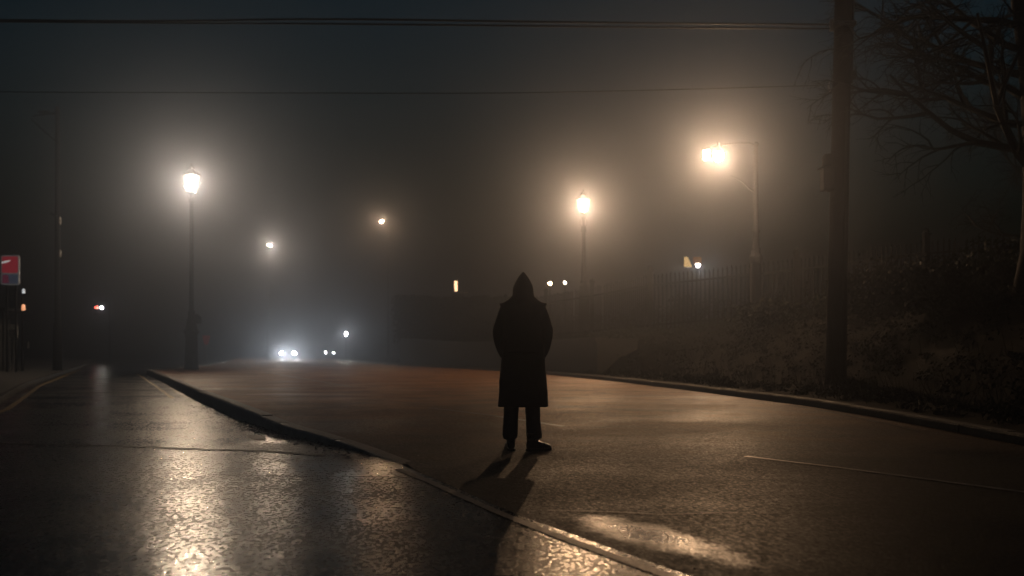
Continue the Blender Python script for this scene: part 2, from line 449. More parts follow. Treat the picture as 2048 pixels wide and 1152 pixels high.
# ------------------------------------------------------------------ fence on the bank
def fence_pts():
    out = []
    for (a, b) in zip(FX, FX[1:]):
        L = math.dist(a, b); n = max(1, round(L / 5.2))
        for k in range(n): out.append((a[0] + (b[0] - a[0]) * k / n, a[1] + (b[1] - a[1]) * k / n))
    out.append(FX[-1]); return out
fr = empty('iron_fence', (5.2, 37.5, 1.7))
tag(fr, 'long dark picket fence with stout square posts, running along the top of the bank', 'fence')
FP = fence_pts()
rnd = random.Random(8)
for i, (x, y) in enumerate(FP):
    z = bank(x, y); mb = MB()
    dx, dy = x - 5.2, y - 37.5
    mb.box((dx, dy, z - 1.7 + 1.1), (.17, .17, 2.5)); mb.box((dx, dy, z - 1.7 + 2.37), (.23, .23, .05)); mb.lathe([(.09, 0), (.11, .06), (.06, .14), (.01, .17)], (dx, dy, z - 1.7 + 2.39), 8)
    mb.build('post', M_fence, fr)
    if i < len(FP) - 1:
        x2, y2 = FP[i + 1]; z2 = bank(x2, y2); L = math.dist((x, y), (x2, y2)); ang = math.atan2(y2 - y, x2 - x); mb = MB()
        n = int(L / .165); mx, my = (x + x2) / 2 - 5.2, (y + y2) / 2 - 37.5; sl = math.atan2(z2 - z, L)
        for hz in (.28, 1.78): mb.box((mx, my, (z + z2) / 2 - 1.7 + hz), (L - .17, .04, .07), rz=ang, ry=-sl)
        for k in range(1, n):
            if rnd.random() < .04: continue
            t = k / n; px, py, pz = x + (x2 - x) * t - 5.2, y + (y2 - y) * t - 37.5, z + (z2 - z) * t - 1.7
            hh = 1.98 + rnd.uniform(-.04, .04)
            mb.box((px, py, pz + .1 + hh / 2), (.05, .022, hh), rz=ang, ry=rnd.uniform(-.02, .02))
            mb.lathe([(.035, 0), (.02, .06), (.001, .11)], (px, py, pz + .1 + hh), 4)
        mb.build('picket_panel', M_fence, fr)

# ------------------------------------------------------------------ lamp posts
def lantern(root, z0, s, col, I, mast_x=0, mast_y=0, ns=6):
    """six sided lantern: cage, glowing panes, roof and finial; z0 is the top of the post"""
    o = Vector((mast_x, mast_y, z0))
    mb = MB(); mb.lathe([(.05 * s, -.04 * s), (.09 * s, 0), (.06 * s, .05 * s), (.035 * s, .10 * s), (.05 * s, .16 * s), (.15 * s, .22 * s)], o, 12)
    for k in range(4):
        a = PI / 4 + k * PI / 2; c, q = math.cos(a), math.sin(a)
        mb.tube([o + Vector((c * r * s, q * r * s, z * s)) for r, z in ((.05, .02), (.12, .06), (.14, .13), (.10, .19), (.15, .24))], .011 * s, 5)
    mb.build('lamp_neck', M_iron, root, True)
    zb, zt, rb, rt = .24 * s, .74 * s, .155 * s, .265 * s
    mb = MB()
    mb.lathe([(rb + .012, zb - .02 * s), (rb + .02, zb)], o, ns); mb.lathe([(rt + .012, zt), (rt + .03, zt + .02 * s)], o, ns)
    for k in range(ns):
        a = 2 * PI * k / ns; c, q = math.cos(a), math.sin(a)
        mb.tube([o + Vector((c * (rb + .008), q * (rb + .008), zb)), o + Vector((c * (rt + .008), q * (rt + .008), zt))], .010 * s, 4)
        mb.ball(o + Vector((c * (rt + .02), q * (rt + .02), zt + .05 * s)), .022 * s, (1, 1, 1.4), 1)
    mb.build('lamp_cage', M_iron, root)
    area = ns * 2 * .21 * s * math.sin(PI / ns) * .5 * s
    gl = MB(); gl.lathe([(rb, zb + .003), (rt, zt - .003)], o, ns)
    for f in list(gl.b.faces):
        if len(f.verts) == ns: gl.b.faces.remove(f)
    gl.build('glass', pane_mat('lit_lamp_glass', col, .8), root)
    mb = MB(); br = .075 * s; mb.ball(o + Vector((0, 0, zb + .25 * s)), br, (1, 1, 1.7), 3); mb.build('bulb', glow('lit_bulb', col, I / (PI * br * br * 1.7)), root, True)
    mb = MB(); mb.lathe([(rt + .03, zt + .021 * s), (.20 * s, zt + .10 * s), (.12 * s, zt + .17 * s), (.105 * s, zt + .19 * s), (.11 * s, zt + .25 * s), (.05 * s, zt + .30 * s), (.022 * s, zt + .33 * s), (.04 * s, zt + .37 * s), (.012 * s, zt + .41 * s)], o, ns)
    mb.build('lamp_roof', M_iron, root)

# bright lamp on the kerb nose, left
P1 = at(383, 738, 47); P1.z = .16
r = empty('street_lamp', P1)
tag(r, 'tallest brightly lit street lamp, on a thick stepped base behind the kerb on the left', 'street lamp', 'lit lamps along the road')
mb = MB(); mb.lathe([(.34, 0), (.34, .12), (.31, .2), (.27, 1.55), (.30, 1.6), (.30, 1.72)], (0, 0, 0), 8, .5)
mb.box((-.02, -.28, .95), (.16, .04, 1.1)); mb.build('base', M_iron, r)
mb = MB(); mb.lathe([(.36, 0), (.36, .12), (.30, .16), (.24, .42), (.22, .55), (.24, .62), (.17, .72), (.16, 1.0), (.19, 1.04), (.11, 1.1)], (0, 0, 1.72), 12); mb.build('collar', M_iron, r, True)
mb = MB(); mb.box((.30, -.02, 2.35), (.26, .3, .34)); mb.box((.27, 0, 2.55), (.16, .22, .14), ry=.5); mb.tube([(.2, -.12, 2.2), (.24, -.2, 1.5), (.22, -.22, .6)], .03, 6); mb.build('control_box', M_black, r, bevel=.03)
mb = MB(); mb.lathe([(.11, 2.8), (.10, 4), (.085, 7.9), (.14, 7.93), (.14, 7.99), (.08, 8.03)], (0, 0, 0), 14); mb.build('pole', M_iron, r, True)
lantern(r, 8.03, 1.52, WARM, LEFT_I)

# ornate lantern lamp in the middle
P2 = at(1167, 680, 44); P2.z = bank(P2.x, P2.y) - .03
def ornate_base(r):
    mb = MB(); mb.lathe([(.27, 0), (.27, .12), (.24, .18), (.22, 1.9), (.26, 1.95), (.26, 2.05), (.2, 2.1), (.17, 2.3), (.19, 2.36), (.12, 2.5)], (0, 0, 0), 8, .5); mb.build('base', M_iron, r)
r = empty('street_lamp', P2)
tag(r, 'old fashioned street lamp with a glowing glass lantern and finial, in front of the fence', 'street lamp', 'lit lamps along the road')
ornate_base(r)
mb = MB(); mb.lathe([(.12, 2.5), (.15, 2.55), (.10, 2.65), (.095, 3.6), (.085, 4.75), (.13, 4.78), (.13, 4.84), (.09, 4.88), (.12, 4.96), (.05, 5.02), (.045, 5.3), (.08, 5.33)], (0, 0, 0), 14)
mb.build('pole', M_iron, r, True)
mb = MB()
for sx in (-1, 1): mb.tube([(sx * .06, 0, 5.0), (sx * .16, 0, 5.08), (sx * .15, 0, 5.25), (sx * .06, 0, 5.36), (sx * .05, 0, 5.2)], .016, 5)
mb.build('scroll', M_iron, r)
lantern(r, 5.36, 1.12, AMBER, VIC_I)

# bracket lamp on the right
P3 = at(1512, 690, 31); P3.z = bank(P3.x, P3.y) - .03
r = empty('street_lamp', P3)
tag(r, 'street lamp with a side arm carrying two glowing lamps, beyond the fat wooden pole', 'street lamp', 'lit lamps along the road')
zt = 1.05 + 415 / FPX * 31 - P3.z
mb = MB(); mb.lathe([(.22, 0), (.22, .1), (.18, .16), (.165, 1.9), (.2, 1.95), (.22, 2.1), (.15, 2.2), (.14, 2.3)], (0, 0, 0), 8, .5); mb.build('base', M_iron, r)
mb = MB(); mb.lathe([(.14, 2.3), (.16, 2.34), (.11, 2.4), (.10, 2.85), (.13, 2.9), (.085, 2.95), (.07, 4.2), (.062, zt - .06), (.09, zt - .05), (.09, zt - .01), (.03, zt + .05)], (0, 0, 0), 14); mb.build('pole', M_iron, r, True)
mb = MB(); mb.tube([(0, 0, zt - .05), (-.2, 0, zt + .01), (-.55, 0, zt + .02), (-.9, 0, zt - .03), (-1.12, 0, zt - .06), (-1.5, 0, zt - .12)], .028, 7)
mb.build('arm', M_iron, r); mb = MB()
mb.tube([(-.05, 0, zt - 1.5), (-.2, 0, zt - 1.42), (-.38, 0, zt - 1.22), (-.6, 0, zt - 1.08), (-.8, 0, zt - 1.0)], [.03, .022, .018, .015, .01], 6)
mb.build('bracket', M_iron, r)
gx, gz = -1.17, zt - .33
mb = MB(); mb.lathe([(.17, -.02), (.185, 0), (.14, .09), (.07, .15), (.04, .27), (.02, .31)], (gx, 0, gz + .06), 16); mb.build('lamp_shade', M_iron, r, True)
mb = MB(); mb.ball((gx, 0, gz - .05), .15, (1, 1, 1.15), 3); mb.build('glass', glow('lit_globe', AMBER, BRK_I / (PI * .15 ** 2)), r, True)
mb = MB(); mb.box((-1.55, 0, gz + .12), (.16, .16, .03)); mb.box((-1.55, 0, gz + .15), (.08, .08, .05)); mb.build('lamp_cap', M_iron, r)
mb = MB(); mb.box((-1.55, 0, gz - .03), (.12, .12, .26), taper=1.2); mb.build('glass', glow('lit_small_lamp', AMBER, BRK_I * .16 / .03), r)

# far lamps lost in the fog: tall masts with flat heads
def mast_lamp(px, py, d, ground, label, I, col, rz=-1.47):
    p = at(px, py, d); h = p.z - ground
    r = empty('mast_lamp', (p.x + 1.7 * math.cos(rz), p.y + 1.7 * math.sin(rz), ground), rz)
    tag(r, label, 'street lamp', 'lit lamps along the road')
    mb = MB(); mb.lathe([(.16, 0), (.15, 1.0), (.10, 1.1), (.07, h)], (0, 0, 0), 12); mb.build('pole', M_iron, r, True)
    mb = MB(); mb.tube([(0, 0, h - .02), (-.3, 0, h + .12), (-1.45, 0, h + .14)], .04, 7); mb.build('arm', M_steel, r)
    mb = MB(); mb.ball((-1.7, 0, h + .12), .3, (1.1, .55, .32), 2); mb.build('lamp_head', M_steel, r, True)
    mb = MB(); mb.ball((-1.7, 0, h), .2, (1.3, .8, .42), 2); mb.build('lens', glow('lit_lens', col, I / (PI * .13 * .15)), r, True)
    return r
mast_lamp(540, 491, 100, 0, 'far street lamp glowing just right of the tallest lamp, pole lost in fog', FAR_I, WARM)
mast_lamp(763, 443, 98, 0, 'far street lamp alone in the fog, highest glow above the road in the middle', FAR_I * .42, AMBER, rz=-1.05)

def small_lamp(px, py, d, ground, label, I, col, rr=.10, name='post_lamp'):
    p = at(px, py, d); r = empty(name, (p.x, p.y, ground)); tag(r, label, 'lamp', 'small far lamps in the fog')
    h = p.z - ground
    mb = MB(); mb.lathe([(.09, 0), (.06, .2), (.045, h - rr * 1.3), (.07, h - rr)], (0, 0, 0), 10); mb.build('pole', M_iron, r, True)
    mb = MB(); mb.ball((0, 0, h), rr, (1, 1, 1), 2); mb.build('globe', glow('lit_globe', col, I / (PI * rr * rr)), r, True)
    mb = MB(); mb.lathe([(rr * .75, 0), (rr * .5, .05), (.01, .1)], (0, 0, h + rr * .8), 10); mb.build('cap', M_iron, r)
    return r
small_lamp(1100, 567, 58, bank(2, 58), 'small warm round lamp beyond the fence, nearest to the hood of the person', 8, AMBER, .085)
small_lamp(1130, 565, 66, bank(3.5, 66), 'tiny lamp beyond the fence, between the person and the ornate lantern lamp', 5, (1, .8, .6), .07)
small_lamp(1396, 530, 52, 1.9, 'small white lamp above the fence, beside the little yellow sign', 30, (1, .92, .75), .10)
small_lamp(692, 668, 92, 0, 'small cold white lamp standing over the far road', 150, COOL, .11)

# yellow sign over the fence
P = at(1377, 524, 51); r = empty('yellow_sign', (P.x, P.y, 1.9)); tag(r, 'little yellow sign on a post above the fence, beside a white lamp', 'sign')
h = P.z - 1.9
mb = MB(); mb.tube([(0, .05, 0), (0, .05, h + .3)], .035, 8); mb.build('post', M_steel, r)
mb = MB(); mb.prism([(-.22, -.25), (.18, -.25), (.06, .05), (-.05, .26), (-.22, .26)], 0, .03)
for v in mb.b.verts: v.co.z += h
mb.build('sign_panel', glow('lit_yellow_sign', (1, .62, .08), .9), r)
mb = MB(); mb.box((.45, .02, h + .08), (.42, .03, .36)); mb.build('side_panel', basic('ochre_panel', (.35, .18, .06), .5), r)
mb = MB(); mb.tube([(0, .06, h), (.6, .06, h + .05)], .02, 6); mb.build('crossbar', M_steel, r)

# gate pillar with a tall light, far behind on the bank
P = at(912, 573, 66); r = empty('gate_lantern', (P.x, P.y, 1.4)); tag(r, 'tall narrow warm light on a ledge above the dark hedge, left of the person', 'lamp')
h = P.z - 1.4
mb = MB(); mb.box((.1, 0, (h - .5) / 2), (.7, .6, h - .5)); mb.build('pillar', M_wall, r, bevel=.02)
mb = MB(); mb.box((.3, -.05, h - .38), (1.0, .75, .09)); mb.build('ledge', M_kerb, r)
mb = MB(); mb.lathe([(.07, -.33), (.10, -.28), (.10, .22), (.12, .30), (.06, .36)], (0, -.1, h), 8); mb.build('light_tube', glow('lit_tube', AMBER, 9), r, True)
mb = MB(); mb.lathe([(.15, .36), (.02, .48)], (0, -.1, h), 8); mb.build('cap', M_iron, r)

# ------------------------------------------------------------------ traffic signal far left
P = at(197, 615, 84); r = empty('traffic_signal', (P.x, P.y, 0)); tag(r, 'far traffic signal showing red beside a small white light, near the tall unlit pole', 'traffic light')
h = P.z
mb = MB(); mb.tube([(.9, .1, 0), (.9, .1, h + .5), (.5, .1, h + .62), (-.2, .1, h + .6)], .07, 8); mb.build('pole', M_iron, r, True)
mb = MB(); mb.box((-.18, .1, h - .22), (.34, .22, 1.0)); mb.build('signal_head', M_black, r, bevel=.03)
mb = MB(); mb.lathe([(.13, 0), (.02, .06)], (-.18, -.04, h), 14, M=Matrix.Rotation(PI / 2, 3, 'X')); mb.build('red_lens', glow('lit_red', (1, .05, .03), 45), r, True)
mb = MB(); mb.ball((.28, 0, h), .1, (1, 1, 1), 2); mb.build('white_lens', glow('lit_white', (1, .95, .85), 420), r, True)
mb = MB(); mb.box((.28, .14, h), (.3, .12, .3)); mb.build('lens_housing', M_black, r, bevel=.02)

# ------------------------------------------------------------------ tall pole on the left with bracket
P = at(115, 745, 48.5); r = empty('steel_pole', (P.x, P.y, .1)); tag(r, 'tall slim unlit pole with a bracket at its top, on the left pavement', 'pole')
zt = at(0, 212, 48.5).z - .1
mb = MB(); mb.lathe([(.24, 0), (.22, .2), (.20, 2.1), (.14, 2.4), (.13, 5), (.10, zt - .3), (.14, zt - .2), (.05, zt)], (0, 0, 0), 12); mb.build('pole', M_iron, r, True)
mb = MB(); mb.tube([(0, 0, zt - .35), (-.5, 0, zt - .38), (-1.2, 0, zt - .5)], [.06, .06, .04], 6)
mb.tube([(0, 0, zt - 1.75), (-.5, 0, zt - 1.35), (-1.3, 0, zt - .62)], .045, 6); mb.build('bracket', M_iron, r)
mb = MB(); mb.ball((-.65, 0, zt - .28), .2, (1.6, .8, .4), 2); mb.build('lamp_head', M_iron, r, True)
mb = MB(); mb.box((-.15, -.1, zt - 5.3), (.3, .1, .12), ry=.5); mb.build('clamp', M_iron, r)
for dz in (5.6, 7.2):
    mb = MB(); mb.lathe([(.03, -.18), (.05, -.1), (.05, .12), (.02, .2)], (.16, -.05, zt - dz), 8); mb.build('insulator', M_white, r, True)

# ------------------------------------------------------------------ red sign and things at the left edge
r = empty('red_sign', (at(26, 745, 44).x, 44.6, .11)); tag(r, 'red two part sign with a pale rounded frame, at the left edge', 'sign')
c = at(20, 540, 44); rx = r.location.x; hz = c.z - .11; hw, hh = .40, .66
def rrect(w, h, rad, n=5):
    out = []
    for cx, cz, a0 in ((w - rad, h - rad, 0), (-w + rad, h - rad, 90), (-w + rad, -h + rad, 180), (w - rad, -h + rad, 270)):
        for k in range(n + 1):
            a = math.radians(a0 + 90 * k / n); out.append((cx + rad * math.cos(a), cz + rad * math.sin(a)))
    return out
ox = c.x - rx
def slab(name, outline, y0, y1, mat, dx=0, dz=0):
    mb = MB(); mb.prism(outline, y0, y1)
    for v in mb.b.verts: v.co += Vector((ox + dx, 0, hz + dz))
    return mb.build(name, mat, r)
slab('sign_frame', rrect(hw, hh, .12), -.60, -.50, backlit('backlit_frame', (.3, .3, .3), .35))
slab('upper_panel', rrect(hw - .05, .36, .06), -.615, -.601, backlit('backlit_red', (.45, .03, .05), .75), 0, .235)
slab('lower_panel', rrect(hw - .05, .20, .06), -.615, -.601, backlit('backlit_slate', (.08, .10, .15), .6), 0, -.40)
slab('lower_panel', [(-.33, -.18), (-.02, -.18), (-.08, .18), (-.33, .18)], -.620, -.6155, backlit('backlit_maroon', (.22, .03, .07), .6), 0, -.40)
slab('white_mark', [(-.36, .0), (-.34, .09), (-.1, .14), (.06, .16), (-.08, .07)], -.622, -.616, backlit('backlit_white', (.8, .8, .78), 1.2), 0, .28)
mb = MB()
for dx in (-.2, .2): mb.tube([(ox + dx, -.46, 0), (ox + dx, -.46, hz + .3)], .05, 8)
mb.build('post', M_iron, r)

r = empty('meter_post', (at(27, 745, 45.5).x, 45.5, .11)); tag(r, 'small pale box on a thin post with splayed feet, under the red sign', 'meter')
mb = MB(); mb.tube([(0, 0, .25), (0, 0, 1.55)], .035, 8); mb.tube([(0, 0, .6), (0, 0, .85)], .06, 8); mb.build('post', M_steel, r)
for a in (0, 2.1, 4.2):
    mb = MB(); mb.tube([(0, 0, .3), (math.cos(a + .3) * .32, math.sin(a + .3) * .32, .02)], .028, 6); mb.build('foot', M_steel, r)
mb = MB(); mb.box((0, 0, 1.85), (.32, .24, .62)); mb.build('box', basic('grey_box', (.22, .23, .22), .5), r, bevel=.03)
mb = MB(); mb.box((0, -.13, 2.03), (.30, .03, .24)); mb.build('display', basic('pale_panel', (.5, .5, .46), .5), r)

r = empty('signal_post', (at(45, 745, 46.5).x, 46.5, .11)); tag(r, 'thin post with a small white light above an orange light, at the left edge', 'lamp')
hz2 = at(0, 615, 46.5).z - .11; hz3 = at(0, 582, 46.5).z - .11
mb = MB(); mb.tube([(0, 0, 0), (0, 0, 4.3)], [.06, .035], 8); mb.tube([(.02, -.08, hz2), (.05, -.08, hz3)], .03, 6); mb.build('post', M_iron, r)
mb = MB(); mb.lathe([(.06, -.14), (.09, -.1), (.08, .1), (.03, .14)], (.1, -.1, hz2), 8); mb.build('orange_lens', glow('lit_orange', (1, .42, .2), 3.0), r, True)
mb = MB(); mb.lathe([(.05, -.12), (.07, -.08), (.06, .06), (.02, .1)], (.1, -.1, hz3), 8); mb.build('white_lens', glow('lit_pale', (.9, .95, 1), 1.6), r, True)
mb = MB(); mb.box((.18, 0, at(0, 695, 46.5).z), (.22, .16, .32)); mb.build('box', M_steel, r, bevel=.03)

r = empty('kiosk', (at(-6, 745, 47.5).x - .6, 47.8, .11)); tag(r, 'dark flat roofed kiosk cut off by the left edge, behind the red sign', 'kiosk')
mb = MB(); mb.box((0, 0, 1.25), (1.4, 1.6, 2.5)); mb.build('wall', M_wall, r)
mb = MB(); mb.box((.2, -.1, 2.9), (2.6, 2.4, .16)); mb.build('roof', M_iron, r, bevel=.03)
mb = MB(); mb.box((.1, -.82, 1.5), (.9, .04, .9)); mb.build('window', M_glassd, r)
mb = MB(); mb.box((.45, -1.0, .95), (1.0, .3, .12)); mb.build('counter', M_steel, r)
for sx in (-.95, 1.3):
    mb = MB(); mb.tube([(sx, -1.1, 0), (sx, -1.1, 2.82)], .04, 8); mb.build('roof_post', M_iron, r)

# faint red sign in the fog
P = at(413, 680, 66); r = empty('warning_sign', (P.x, P.y, 0)); tag(r, 'faint small red sign in the fog, right of the tallest lamp base', 'sign')
mb = MB(); mb.tube([(0, 0, 0), (0, 0, P.z)], .04, 8); mb.build('post', M_steel, r)
mb = MB(); mb.prism([(-.26, .3), (.26, .3), (.2, -.05), (.1, -.3), (-.12, -.3), (-.2, -.05)], -.07, -.04)
for v in mb.b.verts: v.co.z += P.z
mb.build('sign_panel', M_red, r)

# ------------------------------------------------------------------ wooden utility pole with wires, right
UB = Vector((6.52, 20, bank(6.52, 20) - .1))
r = empty('utility_pole', UB); tag(r, 'thick dark wooden utility pole leaning slightly, with a box on its left side', 'utility pole')
def upx(z): return (z - 1) * .020        # lean
Z0 = UB.z
prof = [(-.1, .22), (1, .20), (3, .185), (5, .178), (6.6, .175), (8, .165), (11.3, .145)]
mb = MB(); mb.tube([(upx(z), 0, z) for z, _ in prof], [q for _, q in prof], 18); mb.build('pole', M_wood, r, True)
zb = at(0, 349, 20).z - Z0
mb = MB(); mb.box((upx(zb) - .26, -.02, zb - .10), (.22, .26, .46)); mb.box((upx(zb) - .28, -.02, zb + .12), (.28, .3, .03)); mb.box((upx(zb) - .19, 0, zb - .1), (.1, .1, .5)); mb.build('equipment_box', M_black, r, bevel=.02)
mb = MB(); mb.lathe([(.11, 0), (.12, .04), (.12, .2), (.08, .26)], (upx(zb) - .24, -.02, zb + .14), 12); mb.build('box_cap', M_black, r, True)
zi = at(0, 172, 20).z - Z0
mb = MB(); mb.tube([(upx(zi) - .17, 0, zi + .1), (upx(zi) - .24, 0, zi + .1), (upx(zi) - .26, 0, zi), (upx(zi) - .24, 0, zi - .1), (upx(zi) - .16, 0, zi - .1)], .016, 6); mb.build('wire_hook', M_steel, r)
zj = at(0, 52, 20).z - Z0
mb = MB(); mb.box((upx(zj), 0, zj), (.42, .42, .1)); mb.box((upx(zj) - .22, 0, zj + .02), (.08, .1, .22)); mb.build('cable_clamp', M_steel, r, bevel=.01)
mb = MB(); mb.tube([(upx(z) + .185, -.02, z) for z in (6.1, 6.6, 7.2, 8, 9.5)], .035, 8); mb.tube([(upx(z) + .05, -.19, z) for z in (0, 2, 4, 5.6)], .022, 8); mb.build('conduit', M_black, r)
mb = MB(); mb.ball((upx(6.2) + .24, 0, 6.28), .07, (1, 1, 1.5), 2); mb.build('insulator', M_black, r, True)
def wire(pts, rad, label, d0=20, d1=20):
    px0, px1 = pts[0][0], pts[-1][0]; P = []
    for i in range(60):
        q = -500 + (px1 + 500) * i / 59
        s = sum(interp(pts, q + j * 40) for j in range(-4, 5)) / 9 if px0 < q < px1 - 160 else interp(pts, q)
        P.append(at(q, s, 20))
    mb = MB(); mb.tube(P, rad, 6); o = mb.build('overhead_wire', M_cable, None, True)
    tag(o, label, 'wire', 'overhead wires strung from the wooden pole'); return o
wire([(-500, 36), (0, 40), (300, 43), (640, 37), (1100, 44), (1400, 47), (1668, 49)], .022, 'upper one of the two thick overhead wires at the top of the photo')
wire([(-500, 40), (0, 43), (300, 46), (600, 47), (1000, 51), (1400, 56), (1668, 57)], .020, 'lower one of the two thick overhead wires at the top of the photo')
wire([(-500, 178), (0, 184), (400, 185), (900, 187), (1100, 185), (1400, 178), (1660, 170)], .011, 'single thin overhead wire running level, well below the thick pair')

# ------------------------------------------------------------------ bare tree, right edge
def bare_tree(x, y, hgt, seed, label, lean=(-.25, 0), rad=.30, dens=1.0):
    rnd = random.Random(seed); z = bank(x, y) - .1
    root = empty('bare_tree', (x, y, z)); tag(root, label, 'tree')
    tr = MB(); cr = MB(); pts = []; n = 9
    for i in range(n + 1):
        t = i / n; pts.append(Vector((lean[0] * t * t * hgt * .3 + .12 * math.sin(t * 5), lean[1] * t * hgt * .3 + .1 * math.sin(t * 4 + 1), hgt * t * .85)))
    tr.tube(pts, [rad * (1.35 if i == 0 else 1) * (1 - .85 * i / n) for i in range(n + 1)], 12); tr.build('trunk', M_bark, root, True)
    def branch(p, d, L, r, depth):
        k = 6; q = [p.copy()]; dd = d.normalized(); cur = p.copy()
        for i in range(k):
            dd = (dd + Vector((rnd.gauss(0, .16), rnd.gauss(0, .16), rnd.gauss(0, .13) + (.05 if depth < 2 else -.03)))).normalized()
            cur = cur + dd * L / k; q.append(cur.copy())
        cr.tube(q, [max(.003, r * (1 - .75 * i / k)) for i in range(k + 1)], 5 if depth < 2 else 4)
        if depth >= 4: return
        nb = [5, 5, 4, 3][depth]
        for i in range(nb):
            t = .25 + .75 * (i + rnd.random()) / nb; j = min(k - 1, int(t * k)); b = q[j]
            dirv = (q[j + 1] - q[j]).normalized(); side = Vector((rnd.gauss(0, 1), rnd.gauss(0, 1), rnd.gauss(0, .7))).normalized()
            side = (side - dirv * side.dot(dirv)).normalized()
            branch(b, dirv * .75 + side * .75, L * rnd.uniform(.42, .62), r * .5, depth + 1)
    nbr = int(13 * dens)
    for i in range(nbr):
        t = .28 + .70 * i / nbr; j = min(n - 1, int(t * n)); p = pts[j].lerp(pts[j + 1], t * n - j)
        a = rnd.uniform(0, 2 * PI) if i % 2 else PI + rnd.uniform(-.7, .7)
        branch(p, Vector((math.cos(a), math.sin(a), rnd.uniform(.05, .7))), hgt * rnd.uniform(.26, .38) * (1.15 - t * .5), rad * .36 * (1.1 - t * .6), 0)
    cr.build('crown', M_bark, root)
    return root
bare_tree(10.25, 19.5, 10.5, 5, 'large bare tree with long thin branches reaching left, at the right edge')
bare_tree(16, 30, 9, 9, 'smaller bare tree behind the fence, beyond the large bare tree', lean=(.1, 0), rad=.2, dens=.8)

# ------------------------------------------------------------------ undergrowth, shrubs, hedge
def leafy(mb, c, R, n, s, rnd, flat=.75):
    for i in range(n):
        d = Vector((rnd.gauss(0, 1), rnd.gauss(0, 1), rnd.gauss(0, 1))).normalized() * (rnd.random() ** .45)
        lump = 1 + .35 * mnoise.noise(d * 2.3 + Vector(c) * .7)
        p = Vector(c) + Vector((d.x * R[0], d.y * R[1], d.z * R[2])) * lump
        u = Vector((rnd.gauss(0, 1), rnd.gauss(0, 1), rnd.gauss(0, 1))).normalized(); v = u.orthogonal().normalized(); w = u.cross(v)
        q = s * rnd.uniform(.6, 1.4)
        mb.quad([p + v * q, p + w * q * .5, p - v * q, p - w * q * .5])
def shrub(x, y, R, n, label, seed, s=.06, mat=None):
    rnd = random.Random(seed); z = bank(x, y)
    r = empty('shrub', (x, y, z)); tag(r, label, 'shrub', 'shrubs on the dark bank')
    mb = MB(); leafy(mb, (0, 0, R[2] * .75), R, n, s, rnd); mb.build('foliage', mat or M_leaf, r, recalc=False)
    mb = MB()
    for k in range(14):
        a = rnd.uniform(0, 2 * PI); q = rnd.uniform(.2, .9)
        mb.tube([(0, 0, -.1), (math.cos(a) * R[0] * q * .5, math.sin(a) * R[1] * q * .5, R[2] * .7), (math.cos(a) * R[0] * q, math.sin(a) * R[1] * q, R[2] * rnd.uniform(1.1, 1.8))], [.02, .012, .004], 4)
    mb.build('stems', M_bark, r)
sh = [(9.3, 24.5, (1.5, 1.2, .75), 'wide low shrub in front of the fence, just right of the wooden pole'),
      (11.3, 22.8, (1.4, 1.2, .8), 'dense dark shrub under the bare tree, in front of the fence'),
      (8.7, 20.2, (1.1, 1.0, .62), 'shrub low on the slope right of the foot of the wooden pole'),
      (12.6, 26.5, (1.6, 1.2, .8), 'shrub against the fence at the right edge'),
      (7.6, 29.2, (1.2, .9, .42), 'low shrub at the foot of the lamp with two lights'),
      (10.3, 30.6, (1.3, .9, .5), 'low scrubby shrub along the fence foot, left of the square fence post')]
for i, (x, y, R, lab) in enumerate(sh): shrub(x, y, R, 2600, lab, 20 + i)
# rough growth rising behind the fence reads as one mass
mb = MB(); rnd = random.Random(3)
for i in range(len(FP) - 1):
    (x, y), (x2, y2) = FP[i], FP[i + 1]; L = math.dist((x, y), (x2, y2)); nx_, ny_ = -(y2 - y) / L, (x2 - x) / L
    for k in range(int(L / .8)):
        t = (k + .5) / int(L / .8); px, py = x + (x2 - x) * t, y + (y2 - y) * t
        off = rnd.uniform(1.3, 2.6); qx, qy = px + nx_ * off, py + ny_ * off
        if qy < py: qx, qy = px - nx_ * off, py - ny_ * off
        zz = bank(qx, qy); hh = .62 + .42 * mnoise.noise(Vector((qx * .5, qy * .5, 0))) + (.10 if qx > 8 else 0)
        leafy(mb, (qx, qy, zz + hh), (.8, .6, hh), 420, .06, rnd)
        for j in range(6):
            a = rnd.uniform(-.5, .5); bx, by = qx + rnd.uniform(-.5, .5), qy + rnd.uniform(-.3, .3)
            mb.tube([(bx, by, zz + hh), (bx + a * .3, by, zz + hh * 2 + rnd.uniform(-.1, .35))], [.012, .003], 3)
o = mb.build('undergrowth', M_leaf, recalc=False); tag(o, kind='stuff')
# grass and brush on the slope and the verge
mb = MB()
for i in range(2300):
    y = rnd.uniform(9, 36) if i % 5 else rnd.uniform(36, 62); p = rnd.uniform(.35, 9) if y < 34 else rnd.uniform(1.3, 6)
    x = E(y) + p * 1.08; z = bank(x, y); R_ = rnd.uniform(.12, .38) * (1.0 if z > .5 else .55)
    if mnoise.noise(Vector((x * .6, y * .6, 7))) < -.35: R_ *= .5
    leafy(mb, (x, y, z + R_ * .3), (R_ * 1.2, R_ * 1.2, R_ * .6), 34, .035, rnd)
    for j in range(2):
        h_ = rnd.uniform(.1, .45); lx, ly = rnd.gauss(0, .3) * h_, rnd.gauss(0, .3) * h_; bx, by = x + rnd.uniform(-.2, .2), y + rnd.uniform(-.2, .2)
        mb.quad([(bx - .006, by, z), (bx + .006, by, z), (bx + lx + .002, by + ly, z + h_), (bx + lx - .002, by + ly, z + h_ * .98)])
o = mb.build('ground_cover', M_leaf, recalc=False); tag(o, kind='stuff')
